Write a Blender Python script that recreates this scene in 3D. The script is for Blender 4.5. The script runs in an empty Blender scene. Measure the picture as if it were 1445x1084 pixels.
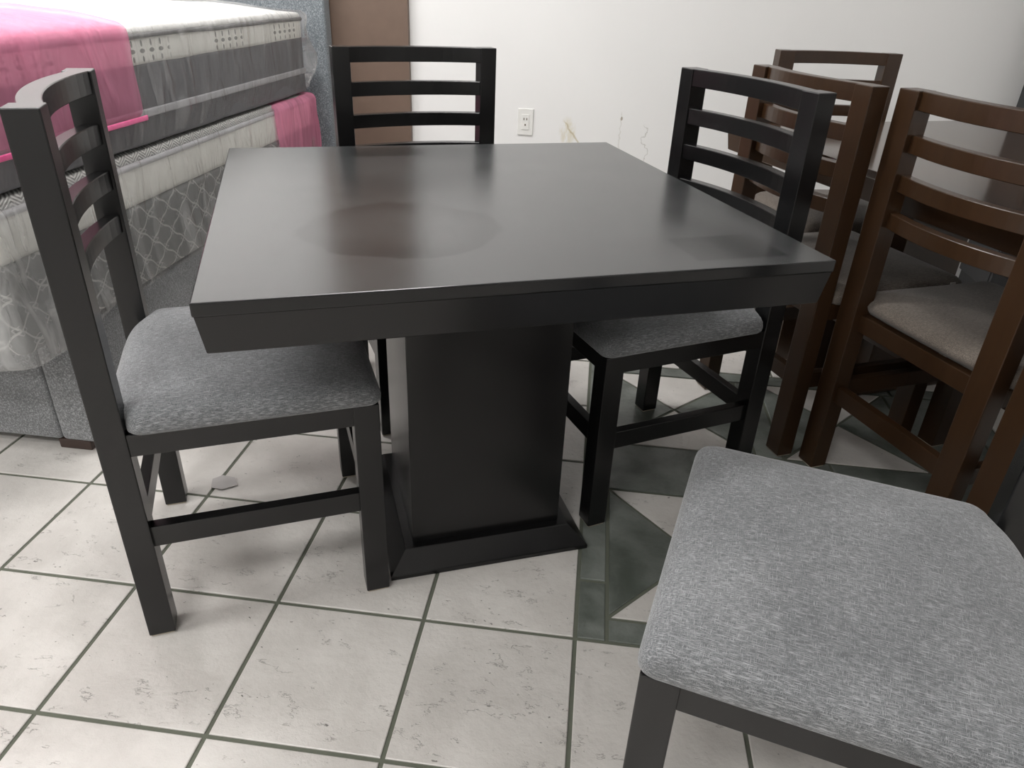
import bpy, bmesh, math, random
from mathutils import Vector, Matrix, noise
random.seed(7)
S = bpy.context.scene
C = S.collection
R = math.radians

# ---------------------------------------------------------------- camera
def look(px, py, pz, pitch, yaw, roll):
    cy, sy, cp, sp = math.cos(yaw), math.sin(yaw), math.cos(pitch), math.sin(pitch)
    f = Vector((sy*cp, cy*cp, sp)); r = Vector((cy, -sy, 0)); u = r.cross(f)
    cr, sr = math.cos(roll), math.sin(roll)
    rr = cr*r + sr*u; uu = -sr*r + cr*u
    m = Matrix((rr, uu, -f)).transposed().to_4x4(); m.translation = (px, py, pz)
    return m
cam = bpy.data.cameras.new('camera'); cam_o = bpy.data.objects.new('camera', cam); C.objects.link(cam_o)
cam.sensor_width = 36.0; cam.lens = 1025.84/1445*36; cam.clip_start = 0.02
cam_o.matrix_world = look(1.1749, -0.7225, 1.1307, -0.50494, -0.0990, 0.0437)
S.camera = cam_o

# ---------------------------------------------------------------- light and exposure
S.view_settings.view_transform = 'Standard'; S.view_settings.look = 'None'
S.view_settings.gamma = 1; S.view_settings.use_curve_mapping = False
S.view_settings.exposure = 0.22
W = bpy.data.worlds.new('world'); S.world = W; W.use_nodes = True
W.node_tree.nodes['Background'].inputs[0].default_value = (0.9, 0.95, 1, 1)
W.node_tree.nodes['Background'].inputs[1].default_value = 0.15
CEIL = 2.75
LAMPS = [(-1.3, 1.5, 34), (-1.3, -0.6, 30), (0.35, 1.25, 28), (0.25, -1.6, 34), (3.2, 0.6, 4)]   # x, y, watts

# ---------------------------------------------------------------- node helper
def new_mat(name):
    m = bpy.data.materials.new(name); m.use_nodes = True
    nt = m.node_tree; b = nt.nodes['Principled BSDF']
    return m, nt, b
class NB:
    def __init__(s, nt): s.nt = nt
    def n(s, t, **kw):
        nd = s.nt.nodes.new(t)
        for k, v in kw.items():
            if k in ('op',): nd.operation = v
            elif hasattr(nd, k) and not k[0].isupper(): setattr(nd, k, v)
            else: s.put(nd.inputs[k.replace('_', ' ')], v)
        return nd
    def put(s, sock, v):
        if isinstance(v, bpy.types.NodeSocket): s.nt.links.new(v, sock)
        elif v is not None: sock.default_value = v
    def m(s, op, a, b=None, c=None):
        nd = s.nt.nodes.new('ShaderNodeMath'); nd.operation = op
        s.put(nd.inputs[0], a)
        if b is not None: s.put(nd.inputs[1], b)
        if c is not None: s.put(nd.inputs[2], c)
        return nd.outputs[0]
    def coord(s, kind='Object'): return s.n('ShaderNodeTexCoord').outputs[kind]
    def scale(s, v, sc, off=(0, 0, 0), rot=(0, 0, 0)):
        nd = s.nt.nodes.new('ShaderNodeMapping'); s.put(nd.inputs[0], v)
        nd.inputs['Scale'].default_value = sc; nd.inputs['Location'].default_value = off; nd.inputs['Rotation'].default_value = rot
        return nd.outputs[0]
    def noise(s, v, scale, detail=2, rough=0.5, dist=0):
        nd = s.nt.nodes.new('ShaderNodeTexNoise'); s.put(nd.inputs['Vector'], v)
        nd.inputs['Scale'].default_value = scale; nd.inputs['Detail'].default_value = detail
        nd.inputs['Roughness'].default_value = rough; nd.inputs['Distortion'].default_value = dist
        return nd.outputs[0]
    def ramp(s, f, a, b, lo=0.0, hi=1.0):      # smooth map range
        nd = s.nt.nodes.new('ShaderNodeMapRange'); nd.interpolation_type = 'SMOOTHSTEP'
        s.put(nd.inputs[0], f); nd.inputs[1].default_value = a; nd.inputs[2].default_value = b
        nd.inputs[3].default_value = lo; nd.inputs[4].default_value = hi
        return nd.outputs[0]
    def mix(s, f, a, b):
        nd = s.nt.nodes.new('ShaderNodeMix'); nd.data_type = 'RGBA'
        s.put(nd.inputs[0], f)
        for sock, v in ((nd.inputs[6], a), (nd.inputs[7], b)):
            if isinstance(v, tuple): v = (*v[:3], 1)
            s.put(sock, v)
        return nd.outputs[2]
    def bump(s, h, st, dist=0.002):
        nd = s.nt.nodes.new('ShaderNodeBump'); nd.inputs['Strength'].default_value = st
        nd.inputs['Distance'].default_value = dist; s.put(nd.inputs['Height'], h)
        return nd.outputs[0]
    def sep(s, v):
        nd = s.nt.nodes.new('ShaderNodeSeparateXYZ'); s.put(nd.inputs[0], v); return nd.outputs
    def add(s, a, b):
        nd = s.nt.nodes.new('ShaderNodeVectorMath'); nd.operation = 'ADD'; s.put(nd.inputs[0], a); s.put(nd.inputs[1], b); return nd.outputs[0]

def plain(name, col, rough=0.5, metal=0, spec=0.5):
    m, nt, b = new_mat(name); q = NB(nt)
    n = q.noise(q.coord(), 25, 3)
    q.put(b.inputs['Base Color'], q.mix(n, tuple(c*0.9 for c in col), tuple(min(1, c*1.1) for c in col)))
    b.inputs['Roughness'].default_value = rough; b.inputs['Metallic'].default_value = metal
    b.inputs['Specular IOR Level'].default_value = spec
    return m

def wood(name, c1, c2, rough=0.36, axis=2, gscale=1.0, bump=0.015):
    m, nt, b = new_mat(name); q = NB(nt)
    sc = [60, 60, 60]; sc[axis] = 4
    v = q.scale(q.coord(), tuple(s*gscale for s in sc))
    g = q.noise(v, 1.2, 2, 0.5, 0.3)
    big = q.noise(q.coord(), 3.0, 2)
    f = q.m('ADD', q.m('MULTIPLY', g, 0.7), q.m('MULTIPLY', big, 0.3))
    q.put(b.inputs['Base Color'], q.mix(q.ramp(f, 0.3, 0.7), c1, c2))
    q.put(b.inputs['Roughness'], q.ramp(big, 0.2, 0.8, rough, rough+0.02))
    return m

def fabric(name, dark, light, s=1.0, lng=95):
    m, nt, b = new_mat(name); q = NB(nt)
    co = q.coord()
    a = q.noise(q.scale(co, (lng*s, 1300*s, 500*s)), 1, 2, 0.6)
    c = q.noise(q.scale(co, (1300*s, (lng+20)*s, 500*s)), 1, 2, 0.6)
    w = q.m('MAXIMUM', a, q.m('SUBTRACT', c, 0.05))
    big = q.noise(co, 9, 3)
    f = q.m('ADD', q.m('MULTIPLY', w, 0.9), q.m('MULTIPLY', big, 0.14))
    q.put(b.inputs['Base Color'], q.mix(q.ramp(f, 0.42, 0.82), dark, light))
    b.inputs['Roughness'].default_value = 0.9; b.inputs['Specular IOR Level'].default_value = 0.25
    b.inputs['Sheen Weight'].default_value = 0.25; b.inputs['Sheen Roughness'].default_value = 0.5
    q.put(b.inputs['Normal'], q.bump(w, 0.12, 0.0008))
    return m

M = {}
M['black'] = wood('black_lacquered_wood', (0.0035, 0.0035, 0.0038), (0.0055, 0.0054, 0.0056), 0.25)
M['black_top'] = None
M['brown'] = wood('walnut_stained_wood', (0.032, 0.0150, 0.0062), (0.038, 0.0180, 0.0074), 0.29)
M['pad'] = plain('felt_pad', (0.45, 0.40, 0.32), 0.9)
M['grey_seat'] = fabric('grey_melange_fabric', (0.10, 0.105, 0.11), (0.40, 0.41, 0.42))
M['taupe_seat'] = fabric('taupe_melange_fabric', (0.085, 0.07, 0.058), (0.27, 0.235, 0.20))
M['bed_tweed'] = fabric('bed_tweed', (0.13, 0.135, 0.14), (0.44, 0.45, 0.46), 0.5, 500)
M['head_tweed'] = fabric('headboard_tweed', (0.12, 0.14, 0.155), (0.42, 0.45, 0.47), 0.4, 600)

# table top: dark lacquer with swirl grain, a thin film of dust and a cleaner rectangle
def top_material():
    m, nt, b = new_mat('dusty_black_table_top'); q = NB(nt)
    co = q.coord(); xyz = q.sep(co)
    g = q.noise(q.scale(co, (5, 40, 5)), 2.0, 5, 0.6, 1.6)
    dust = q.noise(co, 5, 4, 0.6)
    def inr(v, a, b_, e=0.008): return q.m('MULTIPLY', q.ramp(v, a-e, a+e), q.ramp(v, b_+e, b_-e, 0, 1))
    def band(v, a, b_, e=0.006): return q.m('SUBTRACT', q.ramp(v, a-e, a+e), q.ramp(v, b_-e, b_+e))
    rect = q.m('MULTIPLY', band(xyz[0], 0.252, 0.412), band(xyz[1], -0.443, -0.330))
    rect2 = q.m('MULTIPLY', band(xyz[0], -0.20, -0.03, 0.012), band(xyz[1], 0.355, 0.455, 0.01))
    clean = q.m('MAXIMUM', rect, rect2)
    dx = q.m('SUBTRACT', xyz[0], -0.16); dy = q.m('SUBTRACT', xyz[1], -0.20)
    rad = q.m('SQRT', q.m('ADD', q.m('MULTIPLY', dx, dx), q.m('MULTIPLY', dy, dy)))
    rad = q.m('ADD', rad, q.m('MULTIPLY', q.m('SUBTRACT', q.noise(co, 6, 3), 0.5), 0.12))
    wipe = q.m('MULTIPLY', q.ramp(rad, 0.150, 0.162, 1, 0), q.ramp(rad, 0.03, 0.15, 0.1, 0.8))
    clean = q.m('MAXIMUM', clean, wipe)
    up = q.ramp(xyz[2], 0.7635, 0.7642)
    amt = q.m('MULTIPLY', up, q.m('MULTIPLY', q.ramp(dust, 0.3, 0.75, 0.55, 1.0), q.m('SUBTRACT', 1.0, q.m('MULTIPLY', clean, 0.6))))
    q.put(b.inputs['Base Color'], q.mix(amt, (0.006, 0.0062, 0.0066), (0.030, 0.0325, 0.0335)))
    q.put(b.inputs['Roughness'], q.m('ADD', 0.17, q.m('MULTIPLY', amt, 0.07)))
    q.put(b.inputs['IOR'], q.m('ADD', 1.5, q.m('MULTIPLY', q.m('MULTIPLY', up, 0.32), q.m('SUBTRACT', 1.0, q.m('MULTIPLY', clean, 0.75)))))
    q.put(b.inputs['Normal'], q.bump(g, 0.035, 0.0004))
    return m
M['black_top'] = top_material()
M['brown_top'] = wood('walnut_table_top', (0.040, 0.022, 0.012), (0.052, 0.029, 0.017), 0.10, 1, 1.0, 0.02)
M['brown_top'].node_tree.nodes['Principled BSDF'].inputs['IOR'].default_value = 2.3

def tile_material(name, c1, c2, vein, pits):
    m, nt, b = new_mat(name); q = NB(nt)
    geo = q.n('ShaderNodeNewGeometry')
    rnd = geo.outputs['Random Per Island']
    comb = q.n('ShaderNodeCombineXYZ'); q.put(comb.inputs[0], q.m('MULTIPLY', rnd, 37.0)); q.put(comb.inputs[1], q.m('MULTIPLY', rnd, 91.0)); q.put(comb.inputs[2], rnd)
    v = q.add(q.coord(), comb.outputs[0])
    cl = q.noise(v, 7, 5, 0.6, 0.3)
    col = q.mix(q.ramp(cl, 0.3, 0.7), c1, c2)
    col = q.mix(q.m('MULTIPLY', rnd, 0.25), col, tuple(x*0.93 for x in c1))
    vn = q.noise(q.scale(v, (1, 2.6, 1), rot=(0, 0, 0.6)), 2.2, 7, 0.66, 0.1)
    line = q.ramp(q.m('ABSOLUTE', q.m('SUBTRACT', vn, 0.5)), 0.0, 0.006, 1, 0)
    brk = q.ramp(q.noise(v, 26, 3), 0.50, 0.60)
    vm = q.m('MULTIPLY', line, brk)
    pit = q.ramp(q.noise(q.scale(v, (1, 1.6, 1), rot=(0, 0, 0.5)), 75, 2, 0.5), 0.70, 0.76)
    pitm = q.m('MULTIPLY', pit, q.ramp(q.noise(v, 9, 2), 0.42, 0.6))
    mark = q.m('MAXIMUM', q.m('MULTIPLY', vm, vein), q.m('MULTIPLY', pitm, pits))
    col = q.mix(mark, col, tuple(x*0.30 for x in c1))
    q.put(b.inputs['Base Color'], col)
    q.put(b.inputs['Roughness'], q.ramp(cl, 0.3, 0.7, 0.30, 0.46))
    h = q.m('SUBTRACT', q.noise(v, 30, 5, 0.65), q.m('MULTIPLY', mark, 0.8))
    q.put(b.inputs['Normal'], q.bump(h, 0.6, 0.004))
    return m
M['tile_white'] = tile_material('cream_travertine_tile', (0.56, 0.536, 0.505), (0.67, 0.645, 0.612), 0.5, 0.9)
M['tile_green'] = tile_material('green_slate_tile', (0.075, 0.088, 0.073), (0.21, 0.228, 0.208), 0.3, 0.1)
M['grout'] = plain('green_grey_grout', (0.12, 0.13, 0.10), 0.9)

def wall_material():
    m, nt, b = new_mat('white_painted_wall'); q = NB(nt)
    co = q.coord('Object'); xyz = q.sep(co)
    n1 = q.noise(co, 2.0, 4); col = q.mix(n1, (0.80, 0.80, 0.79), (0.86, 0.86, 0.85))
    # yellowish water stain, and two hairline cracks low on the back wall
    def blob(cx, cz, rx, rz, e=0.6):
        dx = q.m('DIVIDE', q.m('SUBTRACT', xyz[0], cx), rx); dz = q.m('DIVIDE', q.m('SUBTRACT', xyz[2], cz), rz)
        return q.m('SQRT', q.m('ADD', q.m('MULTIPLY', dx, dx), q.m('MULTIPLY', dz, dz)))
    nz = q.noise(q.scale(co, (60, 60, 14)), 1, 4, 0.7)
    st = q.m('MULTIPLY', q.ramp(blob(1.035, 0.545, 0.045, 0.075), 0.5, 1.0, 1, 0), q.ramp(nz, 0.40, 0.62))
    # slanting brown run: x grows as z falls
    wob = q.m('MULTIPLY', q.m('SUBTRACT', q.noise(co, 30, 3), 0.5), 0.03)
    d = q.m('ABSOLUTE', q.m('SUBTRACT', q.m('ADD', q.m('SUBTRACT', xyz[0], 1.03), wob), q.m('MULTIPLY', q.m('SUBTRACT', 0.575, xyz[2]), 0.75)))
    rr = q.m('MULTIPLY', q.ramp(d, 0.001, 0.008, 1, 0), q.m('SUBTRACT', q.ramp(xyz[2], 0.46, 0.50), q.ramp(xyz[2], 0.575, 0.60)))
    col = q.mix(q.m('MULTIPLY', st, 0.45), col, (0.60, 0.52, 0.30))
    col = q.mix(q.m('MULTIPLY', rr, 0.6), col, (0.42, 0.34, 0.16))
    dr = q.m('ABSOLUTE', q.m('SUBTRACT', q.m('ADD', xyz[0], wob), 1.27))
    cr = q.m('MULTIPLY', q.ramp(dr, 0.0005, 0.004, 1, 0), q.m('SUBTRACT', q.ramp(xyz[2], 0.44, 0.47), q.ramp(xyz[2], 0.63, 0.65)))
    col = q.mix(q.m('MULTIPLY', cr, 0.30), col, (0.42, 0.40, 0.33))
    wob2 = q.m('MULTIPLY', q.m('SUBTRACT', q.noise(co, 18, 4), 0.5), 0.10)
    dr2 = q.m('ABSOLUTE', q.m('SUBTRACT', q.m('ADD', xyz[0], wob2), 1.385))
    cr2 = q.m('MULTIPLY', q.ramp(dr2, 0.0005, 0.003, 1, 0), q.m('SUBTRACT', q.ramp(xyz[2], 0.40, 0.42), q.ramp(xyz[2], 0.58, 0.60)))
    col = q.mix(q.m('MULTIPLY', cr2, 0.5), col, (0.36, 0.35, 0.31))
    hole = q.ramp(blob(1.272, 0.615, 0.006, 0.010), 0.6, 1.0, 1, 0)
    col = q.mix(q.m('MULTIPLY', hole, 0.7), col, (0.25, 0.2, 0.12))
    q.put(b.inputs['Base Color'], col); b.inputs['Roughness'].default_value = 0.55
    q.put(b.inputs['Normal'], q.bump(q.noise(co, 60, 4), 0.08, 0.003))
    return m
M['wall'] = wall_material()
M['paint'] = plain('white_paint', (0.80, 0.80, 0.79), 0.6)
M['ceiling'] = plain('ceiling_paint', (0.80, 0.80, 0.79), 0.8)
M['brown_paint'] = plain('brown_wall_paint', (0.155, 0.105, 0.078), 0.55)
M['outlet'] = plain('outlet_plastic', (0.78, 0.78, 0.75), 0.35)
M['outlet_dark'] = plain('outlet_slot', (0.10, 0.085, 0.05), 0.6)
M['charcoal'] = plain('charcoal_laminate', (0.022, 0.023, 0.025), 0.45)
M['bedfoot'] = plain('brown_plastic_foot', (0.045, 0.026, 0.02), 0.45)
M['paper'] = plain('translucent_scrap', (0.46, 0.44, 0.43), 0.3)
M['tag'] = plain('white_tag', (0.7, 0.66, 0.62), 0.6)
M['mattress_white'] = plain('mattress_knit', (0.86, 0.86, 0.83), 0.8)
M['mattress_grey'] = plain('mattress_grey_cloth', (0.15, 0.15, 0.16), 0.75)
M['piping_grey'] = plain('grey_piping', (0.20, 0.20, 0.20), 0.6)
M['ribbon'] = plain('silver_ribbon', (0.48, 0.48, 0.50), 0.35)
M['cream_band'] = plain('cream_band', (0.86, 0.855, 0.81), 0.7)

def knit_material():
    m, nt, b = new_mat('quilted_white_knit'); q = NB(nt)
    co = q.coord(); n1 = q.noise(q.scale(co, (3, 9, 3), rot=(0, 0, 0.5)), 1.5, 3, 0.5, 1.2)
    q.put(b.inputs['Base Color'], q.mix(q.ramp(n1, 0.35, 0.65), (0.70, 0.70, 0.68), (0.80, 0.80, 0.78)))
    b.inputs['Roughness'].default_value = 0.8
    q.put(b.inputs['Normal'], q.bump(n1, 0.5, 0.02))
    return m
M['knit'] = knit_material()

def dots_material():
    m, nt, b = new_mat('dotted_knit_border'); q = NB(nt)
    xyz = q.sep(q.coord()); u = q.m('ADD', xyz[0], xyz[1]); z = xyz[2]
    fu = q.m('SUBTRACT', q.m('FRACT', q.m('DIVIDE', u, 0.046)), 0.5)
    def oval(z0, rx, rz):
        a = q.m('DIVIDE', fu, rx); c = q.m('DIVIDE', q.m('SUBTRACT', z, z0), rz)
        return q.ramp(q.m('ADD', q.m('MULTIPLY', a, a), q.m('MULTIPLY', c, c)), 0.75, 1.15, 1, 0)
    o = q.m('MAXIMUM', oval(0.9325, 0.27, 0.0056), q.m('MAXIMUM', oval(0.9510, 0.10, 0.0085), oval(0.9130, 0.10, 0.0075)))
    gate = q.ramp(q.m('SINE', q.m('ADD', q.m('MULTIPLY', u, 13.5), 3.6)), 0.0, 0.2)
    q.put(b.inputs['Base Color'], q.mix(q.m('MULTIPLY', o, q.m('MULTIPLY', gate, 0.85)), (0.85, 0.845, 0.80), (0.22, 0.22, 0.21)))
    b.inputs['Roughness'].default_value = 0.75
    return m
M['dots'] = dots_material()

def quilt_material():
    m, nt, b = new_mat('grey_diamond_quilt'); q = NB(nt)
    xyz = q.sep(q.coord()); u = q.m('ADD', xyz[0], xyz[1]); z = xyz[2]
    wob = q.m('MULTIPLY', q.m('SINE', q.m('MULTIPLY', u, 110)), 0.05)
    p = q.m('ADD', q.m('DIVIDE', q.m('ADD', q.m('MULTIPLY', u, 0.75), z), 0.075), wob)
    r = q.m('ADD', q.m('DIVIDE', q.m('SUBTRACT', q.m('MULTIPLY', u, 0.75), z), 0.075), wob)
    def tri(v): return q.m('ABSOLUTE', q.m('SUBTRACT', q.m('FRACT', v), 0.5))     # 0.5 on the line, 0 in the middle
    tp, tr = tri(p), tri(r)
    ln = q.ramp(q.m('MAXIMUM', tp, tr), 0.445, 0.475)
    mx = q.m('MAXIMUM', q.m('SUBTRACT', 0.5, tp), q.m('SUBTRACT', 0.5, tr))
    sq = q.m('SUBTRACT', q.ramp(mx, 0.15, 0.17), q.ramp(mx, 0.19, 0.21))
    q.put(b.inputs['Base Color'], q.mix(q.m('MAXIMUM', q.m('MULTIPLY', ln, 0.8), q.m('MULTIPLY', sq, 0.6)), (0.16, 0.165, 0.165), (0.50, 0.50, 0.48)))
    b.inputs['Roughness'].default_value = 0.6
    q.put(b.inputs['Normal'], q.bump(q.m('SUBTRACT', 1.0, ln), 0.3, 0.004))
    return m
M['quilt'] = quilt_material()
def emboss_material():
    m, nt, b = new_mat('embossed_silver_border'); q = NB(nt)
    xyz = q.sep(q.coord()); u = q.m('ADD', xyz[0], xyz[1])
    z = q.m('MULTIPLY', q.m('ABSOLUTE', q.m('SUBTRACT', q.m('FRACT', q.m('DIVIDE', u, 0.06)), 0.5)), 2.0)
    st = q.m('SINE', q.m('ADD', q.m('MULTIPLY', xyz[2], 700.0), q.m('MULTIPLY', z, 14.0)))
    q.put(b.inputs['Base Color'], q.mix(q.ramp(st, -0.3, 0.3), (0.30, 0.30, 0.29), (0.62, 0.62, 0.60)))
    b.inputs['Roughness'].default_value = 0.4
    q.put(b.inputs['Normal'], q.bump(st, 0.4, 0.003))
    return m
M['emboss'] = emboss_material()

def film_material(name, tint, body, body_amt, rough=0.12, sc=1.0, foot=0.0, head=0.0, sheen=0.45):
    # thin polythene: mostly clear, hazy in the folds, with a glossy skin
    m, nt, b = new_mat(name); q = NB(nt); nt.nodes.remove(b)
    out = nt.nodes['Material Output']
    co = q.coord()
    n1 = q.noise(q.scale(co, (7*sc, 14*sc, 3.0*sc), rot=(0.35, 0.2, 0.2)), 1, 3, 0.5, 0.9)
    n2 = q.noise(q.scale(co, (30*sc, 38*sc, 7*sc), rot=(0.5, 0, 0.3)), 1, 3, 0.55, 0.6)
    h = q.m('ADD', n1, q.m('MULTIPLY', n2, 0.15))
    nrm = q.bump(h, 0.8, 0.03)
    tr = q.n('ShaderNodeBsdfTransparent'); tr.inputs[0].default_value = (*tint, 1)
    df = q.n('ShaderNodeBsdfTranslucent'); df.inputs[0].default_value = (*body, 1)
    d2 = q.n('ShaderNodeBsdfDiffuse'); d2.inputs[0].default_value = (*body, 1); q.put(d2.inputs['Normal'], nrm)
    gl = q.n('ShaderNodeBsdfGlossy'); gl.inputs[0].default_value = (1, 1, 1, 1); gl.inputs['Roughness'].default_value = rough
    q.put(gl.inputs['Normal'], nrm)
    bd = q.n('ShaderNodeMixShader'); bd.inputs[0].default_value = 0.35; q.put(bd.inputs[1], d2.outputs[0]); q.put(bd.inputs[2], df.outputs[0])
    fold = q.m('ADD', q.ramp(n1, 0.50, 0.72), q.m('MULTIPLY', q.ramp(n2, 0.60, 0.72), 0.3))
    amt = q.m('ADD', q.m('ADD', body_amt, q.m('ADD', q.ramp(q.sep(co)[1], 1.05, 0.60, 0.0, foot), q.ramp(q.sep(co)[1], 2.395, 2.43, 0.0, head))), q.m('MULTIPLY', fold, 0.20))
    m1 = q.n('ShaderNodeMixShader'); q.put(m1.inputs[0], amt); q.put(m1.inputs[1], tr.outputs[0]); q.put(m1.inputs[2], bd.outputs[0])
    fr = q.n('ShaderNodeFresnel'); fr.inputs[0].default_value = 1.45; q.put(fr.inputs['Normal'], nrm)
    m2 = q.n('ShaderNodeMixShader'); q.put(m2.inputs[0], q.m('MULTIPLY', fr.outputs[0], sheen)); q.put(m2.inputs[1], m1.outputs[0]); q.put(m2.inputs[2], gl.outputs[0])
    q.put(out.inputs[0], m2.outputs[0])
    return m
M['film'] = film_material('clear_polythene', (0.985, 0.985, 0.985), (0.88, 0.88, 0.88), 0.05, head=0.20)
M['film_loose'] = film_material('hazy_loose_polythene', (0.98, 0.98, 0.98), (0.88, 0.88, 0.87), 0.09, 0.10, 1.3, 0.17)
M['pink'] = film_material('pink_polythene', (1.0, 0.72, 0.83), (1.0, 0.40, 0.58), 0.45, 0.2, 0.8, sheen=0.18)

# ---------------------------------------------------------------- mesh helpers
def link(name, bm, mat, parent=None, smooth=False):
    me = bpy.data.meshes.new(name); bm.normal_update(); bm.to_mesh(me); bm.free()
    mats = mat if isinstance(mat, (list, tuple)) else [mat]
    for x in mats: me.materials.append(x)
    if smooth:
        for p in me.polygons: p.use_smooth = True
    o = bpy.data.objects.new(name, me); C.objects.link(o)
    if parent is not None: o.parent = parent
    return o
def hexa(bm, lo, hi, bev=0.0015, seg=2):
    """eight-corner block: lo and hi are four xyz corners each, counter-clockwise from above"""
    vs = [bm.verts.new(p) for p in lo] + [bm.verts.new(p) for p in hi]
    fs = [bm.faces.new((vs[3], vs[2], vs[1], vs[0])), bm.faces.new(vs[4:8])]
    for i in range(4):
        j = (i+1) % 4
        fs.append(bm.faces.new((vs[i], vs[j], vs[4+j], vs[4+i])))
    if bev:
        es = list({e for f in fs for e in f.edges})
        bmesh.ops.bevel(bm, geom=es, offset=bev, segments=seg, affect='EDGES', profile=0.5)
def box(bm, x0, x1, y0, y1, z0, z1, bev=0.0015, seg=2):
    hexa(bm, [(x0, y0, z0), (x1, y0, z0), (x1, y1, z0), (x0, y1, z0)], [(x0, y0, z1), (x1, y0, z1), (x1, y1, z1), (x0, y1, z1)], bev, seg)
def box_obj(name, mat, parent, x0, x1, y0, y1, z0, z1, bev=0.0015, seg=2):
    bm = bmesh.new(); box(bm, x0, x1, y0, y1, z0, z1, bev, seg); return link(name, bm, mat, parent)
def empty(name, loc, rz=0):
    o = bpy.data.objects.new(name, None); C.objects.link(o); o.location = loc; o.rotation_euler = (0, 0, rz)
    o.empty_display_size = 0.1
    return o
def tag(o, label, cat, group=None):
    o['label'] = label; o['category'] = cat
    if group: o['group'] = group
    return o
def struct(o): o['kind'] = 'structure'; return o

def ticks(a, b, step, r):
    """positions from a to b, dense within r of both ends"""
    n = max(1, int(round((b-a-2*r)/step)))
    t = [a, a+r*0.12, a+r*0.35, a+r*0.65] + [a+r+(b-a-2*r)*i/n for i in range(n+1)] + [b-r*0.65, b-r*0.35, b-r*0.12, b]
    return t
def rbox(lo, hi, r, step=0.08, warp=None, keep=None, bm=None):
    """rounded box as a dense grid; warp moves points, keep drops faces by their centre"""
    bm = bm or bmesh.new()
    ax = [ticks(lo[i], hi[i], step, min(r, (hi[i]-lo[i])*0.45)) for i in range(3)]
    cache = {}
    def vert(p):
        k = tuple(round(c, 5) for c in p)
        if k in cache: return cache[k]
        q = Vector(p); rr = [min(r, (hi[i]-lo[i])*0.5) for i in range(3)]
        inn = Vector([min(max(q[i], lo[i]+rr[i]), hi[i]-rr[i]) for i in range(3)])
        d = q - inn
        if d.length > 1e-9:
            e = Vector([d[i]/rr[i] for i in range(3)]); mx = max(abs(c) for c in e)
            if mx > 1e-9: e = e.normalized()
            q = inn + Vector([e[i]*rr[i] for i in range(3)])
            nrm = e
        else: nrm = Vector((0, 0, 1))
        if warp: q = warp(q, nrm)
        cache[k] = bm.verts.new(q); return cache[k]
    for a in range(3):
        b, c = (a+1) % 3, (a+2) % 3
        for side in (0, 1):
            val = (lo, hi)[side][a]
            for i in range(len(ax[b])-1):
                for j in range(len(ax[c])-1):
                    ps = []
                    for (ii, jj) in ((i, j), (i+1, j), (i+1, j+1), (i, j+1)):
                        p = [0, 0, 0]; p[a] = val; p[b] = ax[b][ii]; p[c] = ax[c][jj]; ps.append(p)
                    cen = [sum(p[k] for p in ps)/4 for k in range(3)]
                    if keep and not keep(*cen, a, side): continue
                    vs = [vert(p) for p in (ps if side else ps[::-1])]
                    if len(set(vs)) == 4:
                        try: bm.faces.new(vs)
                        except ValueError: pass
    return bm

# ---------------------------------------------------------------- the room
XL, XR, YF, YB = -2.3, 3.6, -3.2, 2.73
def slab(name, x0, x1, y0, y1, z0, z1, mat):
    return struct(box_obj(name, mat, None, x0, x1, y0, y1, z0, z1, 0))
slab('wall_back', XL-0.1, XR+0.1, YB, YB+0.1, 0, CEIL, M['wall'])
slab('wall_right', XR, XR+0.1, YF, YB, 0, CEIL, M['paint'])
slab('wall_left', XL-0.1, XL, YF, YB, 0, CEIL, M['paint'])
slab('wall_front', XL-0.1, XR+0.1, YF-0.1, YF, 0, CEIL, M['paint'])
slab('ceiling', XL-0.1, XR+0.1, YF-0.1, YB+0.1, CEIL, CEIL+0.1, M['ceiling'])
slab('trim_1', -0.12, 0.315, YB-0.03, YB, 0, CEIL, M['brown_paint'])

# floor: grout bed, cream tiles on a 30.5 cm grid, and the green and cream inlaid medallion
U = 0.305; G = 0.0042
bm = bmesh.new()
vs = [bm.verts.new(p) for p in ((XL-0.1, YF-0.1, -0.003), (XR+0.1, YF-0.1, -0.003), (XR+0.1, YB+0.1, -0.003), (XL-0.1, YB+0.1, -0.003))]
bm.faces.new(vs).material_index = 0
def inset(poly, d):
    n = len(poly); out = []
    for i in range(n):
        p0, p1, p2 = Vector(poly[i-1]), Vector(poly[i]), Vector(poly[(i+1) % n])
        e1 = (p1-p0).normalized(); e2 = (p2-p1).normalized()
        n1 = Vector((-e1.y, e1.x)); n2 = Vector((-e2.y, e2.x))
        b = n1+n2; k = d/max(0.15, (1+n1.dot(n2)))
        out.append(p1 + b*k)
    return out
def tile(poly, mi, g=G):
    poly = [(x*U, y*U) for x, y in poly]
    a = inset(poly, g); b = inset(poly, g+0.0016)
    lo = [bm.verts.new((p.x, p.y, -0.003)) for p in a]
    md = [bm.verts.new((p.x, p.y, -0.0010)) for p in a]
    hi = [bm.verts.new((p.x, p.y, 0)) for p in b]
    n = len(poly)
    for i in range(n):
        j = (i+1) % n
        bm.faces.new((lo[i], lo[j], md[j], md[i])).material_index = mi
        bm.faces.new((md[i], md[j], hi[j], hi[i])).material_index = mi
    bm.faces.new(hi).material_index = mi
MX0, MX1, MY0, MY1 = 4.0, 8.0, 1.0, 5.0
for i in range(int(XL/U)-1, int(XR/U)+2):
    for j in range(int(YF/U)-1, int(YB/U)+2):
        if MX0 <= i < MX1 and MY0 <= j < MY1: continue
        x0, x1 = max(i, XL/U), min(i+1, XR/U); y0, y1 = max(j, YF/U), min(j+1, YB/U)
        if x1-x0 < 0.06 or y1-y0 < 0.06: continue
        tile([(x0, y0), (x1, y0), (x1, y1), (x0, y1)], 1)
bw = 0.205
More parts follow.
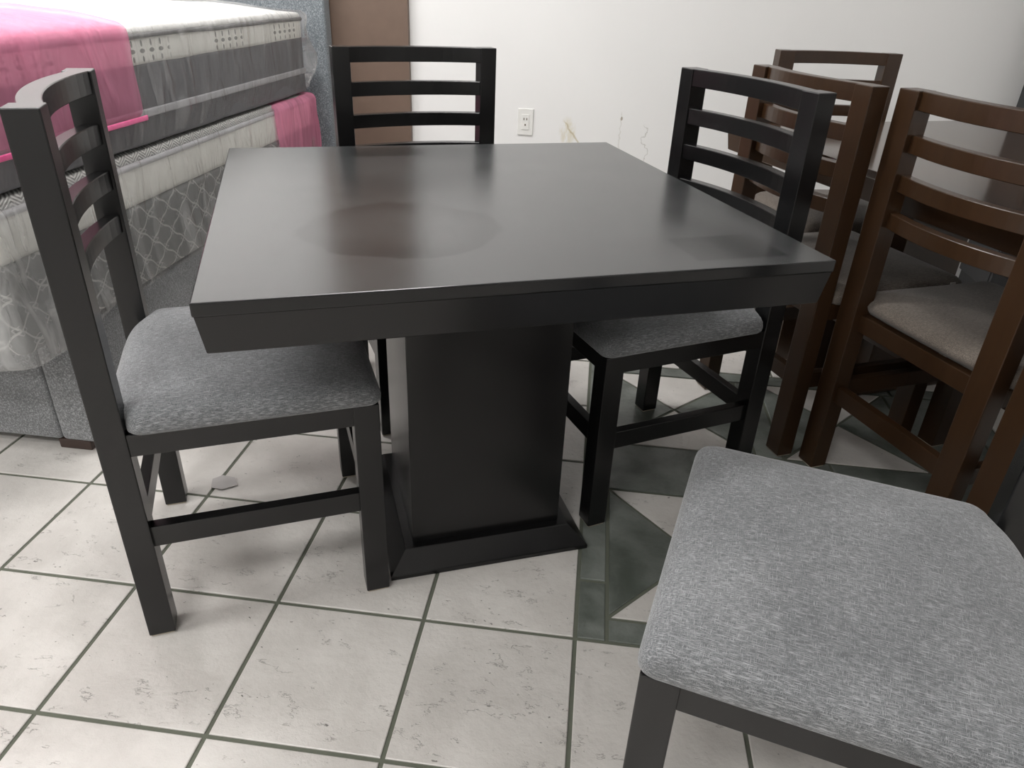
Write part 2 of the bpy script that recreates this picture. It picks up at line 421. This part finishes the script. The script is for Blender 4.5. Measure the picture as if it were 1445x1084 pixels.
for k in range(4):      # border strips
    a0, a1 = MY0+k, MY0+k+1
    ys = [(1.0, 1.54), (1.54, 2.6), (2.6, 3.7), (3.7, 5.0)][k]
    tile([(MX0, ys[0]), (MX0+bw, ys[0]), (MX0+bw, ys[1]), (MX0, ys[1])], 2)
    tile([(MX1-bw, ys[0]), (MX1, ys[0]), (MX1, ys[1]), (MX1-bw, ys[1])], 2)
    xs = [(MX0+bw, 5.2), (5.2, 6.2), (6.2, 7.2), (7.2, MX1-bw)][k]
    tile([(xs[0], MY0), (xs[1], MY0), (xs[1], MY0+bw), (xs[0], MY0+bw)], 2)
    tile([(xs[0], MY1-bw), (xs[1], MY1-bw), (xs[1], MY1), (xs[0], MY1)], 2)
ix0, ix1, iy0, iy1 = MX0+bw, MX1-bw, MY0+bw, MY1-bw
ca, cb = 2.65, 3.37                     # dark band across the middle, y
xa, xb = 5.55, 5.80                     # and a narrow one upright
for (x0, x1) in ((ix0, xa), (xb, 7.1)):
    for (y0, y1) in ((iy0, ca), (cb, iy1)):
        cx, cy = (x0+x1)/2, (y0+y1)/2
        cx, cy = (x0 + 0.66, (y0+y1)/2)
        c = (cx, cy)
        tile([(x0, y0), (x1, y0), c], 1); tile([(x1, y0), (x1, y1), c], 2)
        tile([(x1, y1), (x0, y1), c], 1); tile([(x0, y1), (x0, y0), c], 2)
for (y0, y1) in ((iy0, ca), (cb, iy1)):
    tile([(xa, y0), (xb, y0), (xb, y1), (xa, y1)], 2)
    tile([(7.1, y0), (ix1, y0), (ix1, y1), (7.1, y1)], 2)
for (x0, x1) in ((ix0, 5.07), (5.07, 6.2), (6.2, ix1)):
    tile([(x0, ca), (x1, ca), (x1, cb), (x0, cb)], 2)
struct(link('floor', bm, [M['grout'], M['tile_white'], M['tile_green']]))

# ceiling lamps (above the picture): fixture with a lit diffuser and its own light
M['fixture'] = plain('white_metal', (0.8, 0.8, 0.8), 0.4)
m, nt, b = new_mat('lit_diffuser'); q = NB(nt)
b.inputs['Base Color'].default_value = (0.9, 0.9, 0.9, 1)
b.inputs['Emission Color'].default_value = (1, 0.98, 0.94, 1); b.inputs['Emission Strength'].default_value = 3.0
M['diffuser'] = m
spots = ['over the bed', 'at the bed foot corner', 'over the square table', 'behind the viewer', 'over the right aisle']
for k, (x, y, w) in enumerate(LAMPS):
    t = tag(empty('ceiling_light', (x, y, CEIL), R(90) if k == 4 else 0), 'white rectangular ceiling light '+spots[k], 'ceiling light', 'ceiling lights')
    box_obj('housing', M['fixture'], t, -0.62, 0.62, -0.16, 0.16, -0.06, -0.001, 0.004)
    box_obj('diffuser', M['diffuser'], t, -0.59, 0.59, -0.13, 0.13, -0.068, -0.061, 0.002)
    L = bpy.data.lights.new('tube_light', 'AREA'); L.shape = 'RECTANGLE'; L.size = 1.16; L.size_y = 0.24
    L.energy = w; L.color = (1.0, 0.99, 0.98)
    lo = bpy.data.objects.new('tube_light', L); C.objects.link(lo); lo.parent = t; lo.location = (0, 0, -0.075)

# ---------------------------------------------------------------- square table
CX, CY, TH = 0.9430, 0.6918, 0.3971
def frustum(bm, h0, z0, h1, z1, bev=0.0015):
    hexa(bm, [(-h0, -h0, z0), (h0, -h0, z0), (h0, h0, z0), (-h0, h0, z0)], [(-h1, -h1, z1), (h1, -h1, z1), (h1, h1, z1), (-h1, h1, z1)], bev)
def apron_ring(bm, hx, hy, z1, z0, tx, inn):
    """hollow tapered frame: outer hx,hy at z1 narrowing by tx at z0"""
    def ring(a, b, z): return [bm.verts.new(p) for p in ((-a, -b, z), (a, -b, z), (a, b, z), (-a, b, z))]
    r = [ring(hx, hy, z1), ring(hx-tx, hy-tx, z0+0.002), ring(hx-tx-0.002, hy-tx-0.002, z0), ring(hx-inn, hy-inn, z0), ring(hx-inn, hy-inn, z1)]
    for k in range(len(r)):
        p, s = r[k], r[(k+1) % len(r)]
        for i in range(4):
            j = (i+1) % 4
            bm.faces.new((p[i], s[i], s[j], p[j]))
t = tag(empty('dining_table', (CX, CY, 0), TH), 'black square pedestal dining table with dusty top in the centre', 'table')
bm = bmesh.new(); box(bm, -0.4777, 0.4777, -0.4777, 0.4777, 0.7445, 0.7644, 0.0022, 2); link('table_top', bm, M['black_top'], t)
bm = bmesh.new(); apron_ring(bm, 0.4755, 0.4755, 0.7440, 0.688, 0.007, 0.04); link('apron', bm, M['black'], t)
bm = bmesh.new(); frustum(bm, 0.1677, 0.045, 0.1677, 0.7440, 0.002); link('pedestal', bm, M['black'], t)
bm = bmesh.new()
rings = [(0.2215, 0.0), (0.2235, 0.001), (0.2235, 0.010), (0.2215, 0.0125), (0.1875, 0.0475), (0.1855, 0.0490), (0.1, 0.0490)]
vv = [[bm.verts.new((sx*h, sy*h, z)) for sx, sy in ((-1, -1), (1, -1), (1, 1), (-1, 1))] for h, z in rings]
for p, s in zip(vv, vv[1:]):
    for i in range(4): bm.faces.new((p[i], p[(i+1) % 4], s[(i+1) % 4], s[i]))
bm.faces.new(vv[0][::-1]); bm.faces.new(vv[-1])
link('pedestal_base', bm, M['black'], t)

# ---------------------------------------------------------------- chairs
D, HT, PD = 0.463, 0.964, 0.047            # depth, back height, post depth
SEAT = 0.453
def arc_bar(bm, w, z0, z1, u_end, bow, th, n=14, bev=True):
    """bar between the posts, bowed to the rear, thickness th in u"""
    rings = []
    for i in range(n+1):
        y = -w + 2*w*i/n
        k = 1-(y/w)**2
        uo = u_end - bow*k; ui = uo + th
        rings.append([bm.verts.new(p) for p in ((uo, y, z0+0.0015), (uo+0.0015, y, z0), (ui-0.0015, y, z0), (ui, y, z0+0.0015), (ui, y, z1-0.0015), (ui-0.0015, y, z1), (uo+0.0015, y, z1), (uo, y, z1-0.0015))])
    for a, b in zip(rings, rings[1:]):
        for i in range(8):
            j = (i+1) % 8
            bm.faces.new((a[i], a[j], b[j], b[i]))
    bm.faces.new(rings[0][::-1]); bm.faces.new(rings[-1])
def cushion(h, pw):
    """domed upholstered pad with the rear corners cut round the posts"""
    o = 0.004
    def outline(bow):
        pts = []
        def arc(cx, cy, r, a0, a1, n):
            for i in range(n+1):
                a = R(a0+(a1-a0)*i/n); pts.append((cx+r*math.cos(a), cy+r*math.sin(a)))
        def seg(p, q, n):
            for i in range(1, n): pts.append((p[0]+(q[0]-p[0])*i/n, p[1]+(q[1]-p[1])*i/n))
        f = D+0.006; s = h+o; cr = 0.024; wr = s-cr
        arc(f-0.022, -s+0.022, 0.022, -90, 0, 5)
        seg((f, -s+0.022), (f, s-0.022), 14)
        arc(f-0.022, s-0.022, 0.022, 0, 90, 5)
        seg((f-0.022, s), (0.048+cr, s), 12)
        arc(0.048+cr, wr, cr, 90, 172, 6)
        for i in range(1, 24):
            w = wr*(1-2*i/24.0); pts.append((0.048-bow*(1-(w/wr)**4), w))
        arc(0.048+cr, -wr, cr, 188, 270, 6)
        seg((0.048+cr, -s), (f-0.022, -s), 12)
        return pts
    low, high = outline(0.004), outline(0.034); n = len(low)
    bm = bmesh.new(); c = (0.245, 0.0)
    prof = [(0.985, -0.001), (1.0, 0.004), (1.003, 0.012), (0.995, 0.022), (0.975, 0.031), (0.94, 0.038), (0.88, 0.0435), (0.78, 0.048), (0.62, 0.0525), (0.42, 0.056), (0.2, 0.058)]
    rg = []
    for sc, dz in prof:
        k = min(1.0, max(0.0, dz/0.022))
        rg.append([bm.verts.new((c[0]+(a[0]+(b[0]-a[0])*k-c[0])*sc, c[1]+(a[1]-c[1])*sc, SEAT+dz)) for a, b in zip(low, high)])
    for a, b in zip(rg, rg[1:]):
        for i in range(n): bm.faces.new((a[i], a[(i+1) % n], b[(i+1) % n], b[i]))
    bm.faces.new(rg[0][::-1])
    top = bm.verts.new((c[0], c[1], SEAT+0.0585))
    for i in range(n): bm.faces.new((rg[-1][i], rg[-1][(i+1) % n], top))
    return bm
def make_chair(h, pw, wm, fm):
    t = empty('dining_chair', (0, 0, 0))
    for s in (-1, 1):
        y0, y1 = sorted((s*h, s*(h-pw)))
        l = box_obj('leg', wm, t, D-0.047, D, y0, y1, 0.004, SEAT-0.001, 0.002)
        box_obj('foot_pad', M['pad'], l, D-0.044, D-0.003, y0+0.003, y1-0.003, 0.0, 0.004, 0)
        p = box_obj('back_post', wm, t, 0, PD, y0, y1, 0.004, HT, 0.002)
        box_obj('foot_pad', M['pad'], p, 0.003, PD-0.003, y0+0.003, y1-0.003, 0.0, 0.004, 0)
        ya, yb = sorted((s*(h-0.003), s*(h-0.025)))
        box_obj('seat_rail', wm, t, PD-0.002, D-0.045, ya, yb, 0.410, SEAT-0.0005)
        ya, yb = sorted((s*(h-0.009), s*(h-0.031)))
        box_obj('stretcher', wm, t, PD-0.002, D-0.045, ya, yb, 0.210, 0.254)
    w = h-pw+0.002
    box_obj('seat_rail', wm, t, D-0.025, D-0.003, -w, w, 0.410, SEAT-0.0005)
    box_obj('seat_rail', wm, t, 0.022, 0.046, -w, w, 0.410, SEAT-0.0005)
    box_obj('stretcher', wm, t, D-0.035, D-0.013, -w, w, 0.210, 0.254)
    box_obj('stretcher', wm, t, 0.012, 0.034, -w, w, 0.210, 0.254)
    bm = bmesh.new(); arc_bar(bm, w, 0.925, HT, 0.010, 0.026, 0.034); link('top_rail', bm, wm, t)
    for z0, z1 in ((0.838, 0.875), (0.754, 0.790), (0.671, 0.706)):
        bm = bmesh.new(); arc_bar(bm, w, z0, z1, 0.016, 0.027, 0.026); link('back_slat', bm, wm, t)
    link('seat_cushion', cushion(h, pw), fm, t, smooth=True)
    return t
def dup(root):
    r = root.copy(); C.objects.link(r)
    for ch in list(root.children):
        c = ch.copy(); C.objects.link(c); c.parent = r
        for g in list(ch.children):
            d = g.copy(); C.objects.link(d); d.parent = c
    return r
def place(o, x, y, th, label, group):
    o.location = (x, y, 0); o.rotation_euler = (0, 0, th); tag(o, label, 'chair', group); return o
GB = 'black ladder-back chairs around the square table'
GN = 'walnut brown ladder-back chairs at the brown table'
bk = make_chair(0.2312, 0.047, M['black'], M['grey_seat'])
place(bk, 0.3080, 0.3885, 0.4437, 'black ladder-back chair with grey seat at left, standing before the plastic-wrapped bed', GB)
place(dup(bk), 0.6399, 1.4583, -1.0856, 'black ladder-back chair behind the square table, its back against the brown wall strip', GB)
place(dup(bk), 1.5191, 1.0751, -2.6149, 'black ladder-back chair at right side of square table, back to back with brown chairs', GB)
place(dup(bk), 1.782, -0.035, 2.895, 'black chair nearest the viewer, large grey seat filling the lower right corner', GB)
bn = make_chair(0.223, 0.055, M['brown'], M['taupe_seat'])
place(bn, 1.9013, 0.8398, 0.425, 'walnut brown chair seen from behind, taupe seat visible under its four back slats', GN)
g_chair = place(dup(bn), 1.6588, 1.2366, 0.4237, 'walnut brown chair directly behind the black right-hand chair, tucked into the brown table', GN)
place(dup(bn), 2.105, 0.405, 0.425, 'walnut brown chair at the right edge, only its left back post showing', GN)
place(dup(bn), 1.9671, 2.1587, -1.3293, 'dark brown chair at the far end of the brown table, against the white wall', GN)
# small white label sewn on the seat of the tucked-in chair
bm = bmesh.new(); box(bm, 0.408, 0.424, -0.2300, -0.2265, 0.474, 0.487, 0.0004); link('care_label', bm, M['tag'], g_chair)

# ---------------------------------------------------------------- brown table
th2 = 0.424
t = tag(empty('dining_table', (2.265, 1.19, 0), th2), 'walnut brown dining table behind the brown chairs at right', 'table')
LX, LY = 0.50, 0.75
c2, s2 = math.cos(th2), math.sin(th2)
# far left corner of the top stands at (1.579, 1.752)
t.location = (1.579 + LX*c2 + LY*s2, 1.752 + LX*s2 - LY*c2, 0)
bm = bmesh.new(); box(bm, -LX, LX, -LY, LY, 0.7445, 0.7644, 0.0022, 2); link('table_top', bm, M['brown_top'], t)
bm = bmesh.new(); apron_ring(bm, LX-0.002, LY-0.002, 0.7440, 0.688, 0.007, 0.04); link('apron', bm, M['brown'], t)
for s in (-1, 1):
    bm = bmesh.new(); box(bm, -0.12, 0.12, s*0.36-0.06, s*0.36+0.06, 0.045, 0.7440, 0.002); p = link('pedestal', bm, M['brown'], t)
    bm = bmesh.new(); box(bm, -0.17, 0.17, s*0.36-0.10, s*0.36+0.10, 0.0, 0.045, 0.006); link('pedestal_base', bm, M['brown'], t)

# ---------------------------------------------------------------- bed and the two wrapped mattresses
XS = -0.05                                   # the long side facing the table
bed = tag(empty('bed', (-0.75, 1.7, 0)), 'grey tweed upholstered bed base with tall headboard under two mattresses', 'bed')
def bed_part(name, bm, mat, smooth=False):
    o = link(name, bm, mat, bed, smooth); o.matrix_parent_inverse = Matrix.Translation((0.75, -1.7, 0)); return o
bed_part('base_panel', rbox((-1.45, 0.735, 0.028), (XS-0.105, 2.615, 0.342), 0.012, 0.2), M['bed_tweed'], True)
bed_part('side_panel', rbox((XS-0.104, 0.733, 0.028), (XS-0.004, 2.615, 0.343), 0.016, 0.2), M['bed_tweed'], True)
bed_part('headboard', rbox((-1.50, 2.62, 0.03), (-0.025, 2.695, 1.14), 0.014, 0.25), M['head_tweed'], True)
for x in (-1.37, XS-0.075):
    for y in (0.775, 2.55):
        bm = bmesh.new(); box(bm, x-0.045, x+0.045, y-0.035, y+0.035, 0, 0.029, 0.003); bed_part('foot', bm, M['bedfoot'])

def wob(p, f, seed=0.0): return noise.noise(Vector((p.x*f+seed, p.y*f-seed, p.z*f+seed*0.5)))
def mat_thing(z, label):
    return tag(empty('mattress', (-0.75, 1.5, z)), label, 'mattress', 'plastic-wrapped mattresses on the bed')
def mpart(t, name, bm, mat):
    o = link(name, bm, mat, t, True); o.matrix_parent_inverse = Matrix.Translation((-t.location.x, -t.location.y, -t.location.z)); return o
FX, HX = -1.43, XS
# lower
YA, YZ = 0.60, 2.44
lo = mat_thing(0.344, 'lower mattress with grey diamond-quilted side and cream band, directly on the bed base')
mpart(lo, 'quilted_side', rbox((FX, YA, 0.345), (HX, YZ, 0.562), 0.02, 0.12, lambda p, n: p + n*0.004*wob(p, 9)), M['quilt'])
mpart(lo, 'cream_band', rbox((FX, YA, 0.556), (HX+0.001, YZ, 0.668), 0.02, 0.12, lambda p, n: p + n*0.003*wob(p, 5, 3)), M['cream_band'])
mpart(lo, 'edge_piping', rbox((FX-0.004, YA-0.004, 0.652), (HX+0.005, YZ+0.004, 0.668), 0.008, 0.12), M['ribbon'])
mpart(lo, 'embossed_border', rbox((FX+0.004, YA+0.004, 0.664), (HX-0.003, YZ-0.004, 0.690), 0.010, 0.12), M['emboss'])
def bag_lo(p, n):
    k = 0.010*wob(p, 6, 1.7)+0.006*wob(p, 17, 5)
    q = p + Vector((n.x, n.y, 0.3*n.z))*k
    if p.z < 0.5:                               # skirt hangs out and sags round the foot corner
        s = (0.5-p.z)/0.16
        q += Vector((n.x, n.y, 0))*0.012*s*(1+wob(p, 8, 2))
        foot = max(0.0, 1-(p.y-YA)/0.35)
        q.z -= 0.03*s*foot + 0.012*s*wob(Vector((p.x, p.y, 0)), 9, 4)
        q += Vector((n.x, n.y, 0))*0.02*s*foot
    return q
mpart(lo, 'plastic_wrap', rbox((FX-0.008, YA-0.012, 0.338), (HX+0.011, YZ+0.02, 0.688), 0.03, 0.035, bag_lo, lambda x, y, z, a, s: not (a == 2)), M['film_loose'])
def pink_lo(p, n):
    return p + Vector((n.x, n.y, 0.2*n.z))*(0.008*wob(p, 7, 8)+0.004*wob(p, 22, 3)) + Vector((0, 0.02*max(0, (0.62-p.z)/0.2)*(1 if p.y < 2.2 else 1.5), 0))
mpart(lo, 'pink_wrap', rbox((FX-0.011, 2.03, 0.36), (HX+0.018, YZ+0.03, 0.690), 0.03, 0.03, pink_lo, lambda x, y, z, a, s: not (a == 2 and s == 0) and not (a == 1 and s == 0)), M['pink'])
# upper
YA, YZ = 0.50, 2.41
up = mat_thing(0.70, 'upper mattress with grey border, dotted band and white top, uppermost on the bed')
mpart(up, 'grey_border', rbox((FX, YA, 0.698), (HX-0.002, YZ, 0.906), 0.012, 0.12, lambda p, n: p + n*0.004*wob(p, 6, 2)), M['mattress_grey'])
mpart(up, 'ribbon_trim', rbox((FX-0.003, YA-0.003, 0.769), (HX+0.003, YZ+0.003, 0.790), 0.004, 0.12), M['ribbon'])
mpart(up, 'dotted_band', rbox((FX, YA, 0.895), (HX, YZ, 0.972), 0.016, 0.12, lambda p, n: p + n*0.003*wob(p, 9, 6)), M['dots'])
mpart(up, 'edge_piping', rbox((FX-0.004, YA-0.004, 0.962), (HX+0.005, YZ+0.004, 0.976), 0.007, 0.12, lambda p, n: p+Vector((0, 0, 0.004*wob(p, 14)))), M['piping_grey'])
def crown(p, n):
    ex = min(1, max(0, min(HX-p.x, p.x-FX)/0.28)); ey = min(1, max(0, min(YZ-p.y, p.y-YA)/0.28))
    k = (1-(1-ex)**2)*(1-(1-ey)**2)
    q = p.copy()
    if p.z > 0.975: q.z += 0.030*k + 0.004*wob(p, 10, 4)*k
    return q
mpart(up, 'top_panel', rbox((FX, YA, 0.966), (HX-0.001, YZ, 0.992), 0.013, 0.06, crown), M['knit'])
def bag_up(p, n):
    q = crown(p, n) if p.z > 0.975 else p.copy()
    q += Vector((n.x, n.y, 0.25*n.z))*(0.007*wob(p, 5, 1.2)+0.005*wob(p, 16, 7))
    if p.y > 2.36 and n.y > 0.3:                 # slack gathered at the head end
        q.y += 0.06*(0.5+wob(p, 7, 3)) + 0.10*max(0, 1-abs(p.z-0.83)/0.10)*max(0, 1-(HX-p.x)/0.25)
        q.y = min(q.y, 2.60)
    if p.z < 0.73: q -= Vector((n.x, n.y, 0))*0.01
    return q
mpart(up, 'plastic_wrap', rbox((FX-0.008, YA-0.010, 0.699), (HX+0.010, YZ+0.022, 1.000), 0.028, 0.035, bag_up, lambda x, y, z, a, s: not (a == 2 and s == 0)), M['film'])
def pink_up(p, n):
    q = crown(p, n) if p.z > 0.975 else p.copy()
    return q + Vector((n.x, n.y, 0.3*n.z))*(0.006*wob(p, 6, 9)+0.004*wob(p, 19, 2))
mpart(up, 'pink_wrap', rbox((FX-0.012, YA-0.016, 0.772), (HX+0.017, 1.205, 1.006), 0.026, 0.03, pink_up, lambda x, y, z, a, s: not (a == 2 and s == 0) and not (a == 1 and s == 1)), M['pink'])
m, nt, b = new_mat('pink_hem'); q = NB(nt)
q.put(b.inputs['Base Color'], q.mix(q.noise(q.coord(), 60, 2), (0.80, 0.07, 0.27), (0.92, 0.20, 0.42))); b.inputs['Roughness'].default_value = 0.3
M['pink_hem'] = m
mpart(up, 'pink_hem', rbox((FX-0.014, YA-0.018, 0.766), (HX+0.019, 1.21, 0.782), 0.005, 0.05, lambda p, n: p + Vector((n.x, n.y, 0))*0.004*wob(p, 19, 2), lambda x, y, z, a, s: not (a == 2) and not (a == 1 and s == 1)), M['pink_hem'])

# ---------------------------------------------------------------- small things
o = tag(empty('power_outlet', (0.841, YB, 0.577)), 'white power outlet plate on the back wall', 'outlet')
box_obj('cover_plate', M['outlet'], o, -0.035, 0.035, -0.006, 0.0, -0.057, 0.057, 0.002)
box_obj('socket', M['outlet'], o, -0.017, 0.017, -0.0085, -0.005, -0.033, 0.033, 0.001)
for dx, dz, w, hh in ((-0.0065, 0.013, 0.002, 0.005), (0.0065, 0.013, 0.002, 0.005), (0, -0.012, 0.003, 0.004)):
    box_obj('slot', M['outlet_dark'], o, dx-w, dx+w, -0.0088, -0.0080, dz-hh, dz+hh, 0)

bm = bmesh.new()
vs = [bm.verts.new((x, y, 0.004+0.004*k)) for x, y, k in ((-0.034, 0.006, 0.2), (-0.022, -0.026, 0), (0.008, -0.030, 0.3), (0.038, -0.006, 0), (0.018, 0.020, 0.5), (-0.016, 0.026, 0.1))]
f = bm.faces.new(vs); r = bmesh.ops.extrude_face_region(bm, geom=[f])
bmesh.ops.translate(bm, verts=[v for v in r['geom'] if isinstance(v, bmesh.types.BMVert)], vec=(0, 0, -0.0015))
ps = link('plastic_scrap', bm, M['paper']); ps.location = (0.322, 0.665, 0.0)
tag(ps, 'small pale plastic scrap on floor tiles under the left chair', 'scrap')

cb = tag(empty('cabinet', (3.143, 2.55, 0)), 'dark charcoal cabinet against the white back wall, its edge showing at top right', 'cabinet')
box_obj('cabinet_body', M['charcoal'], cb, -0.27, 0.40, -0.13, 0.135, 0.06, 1.9, 0.004)
box_obj('plinth', M['charcoal'], cb, -0.26, 0.39, -0.12, 0.13, 0.0, 0.06, 0.002)
for k in range(2):
    x0 = -0.268 + k*0.335
    d = box_obj('cabinet_door', M['charcoal'], cb, x0, x0+0.331, -0.148, -0.131, 0.08, 1.88, 0.003)
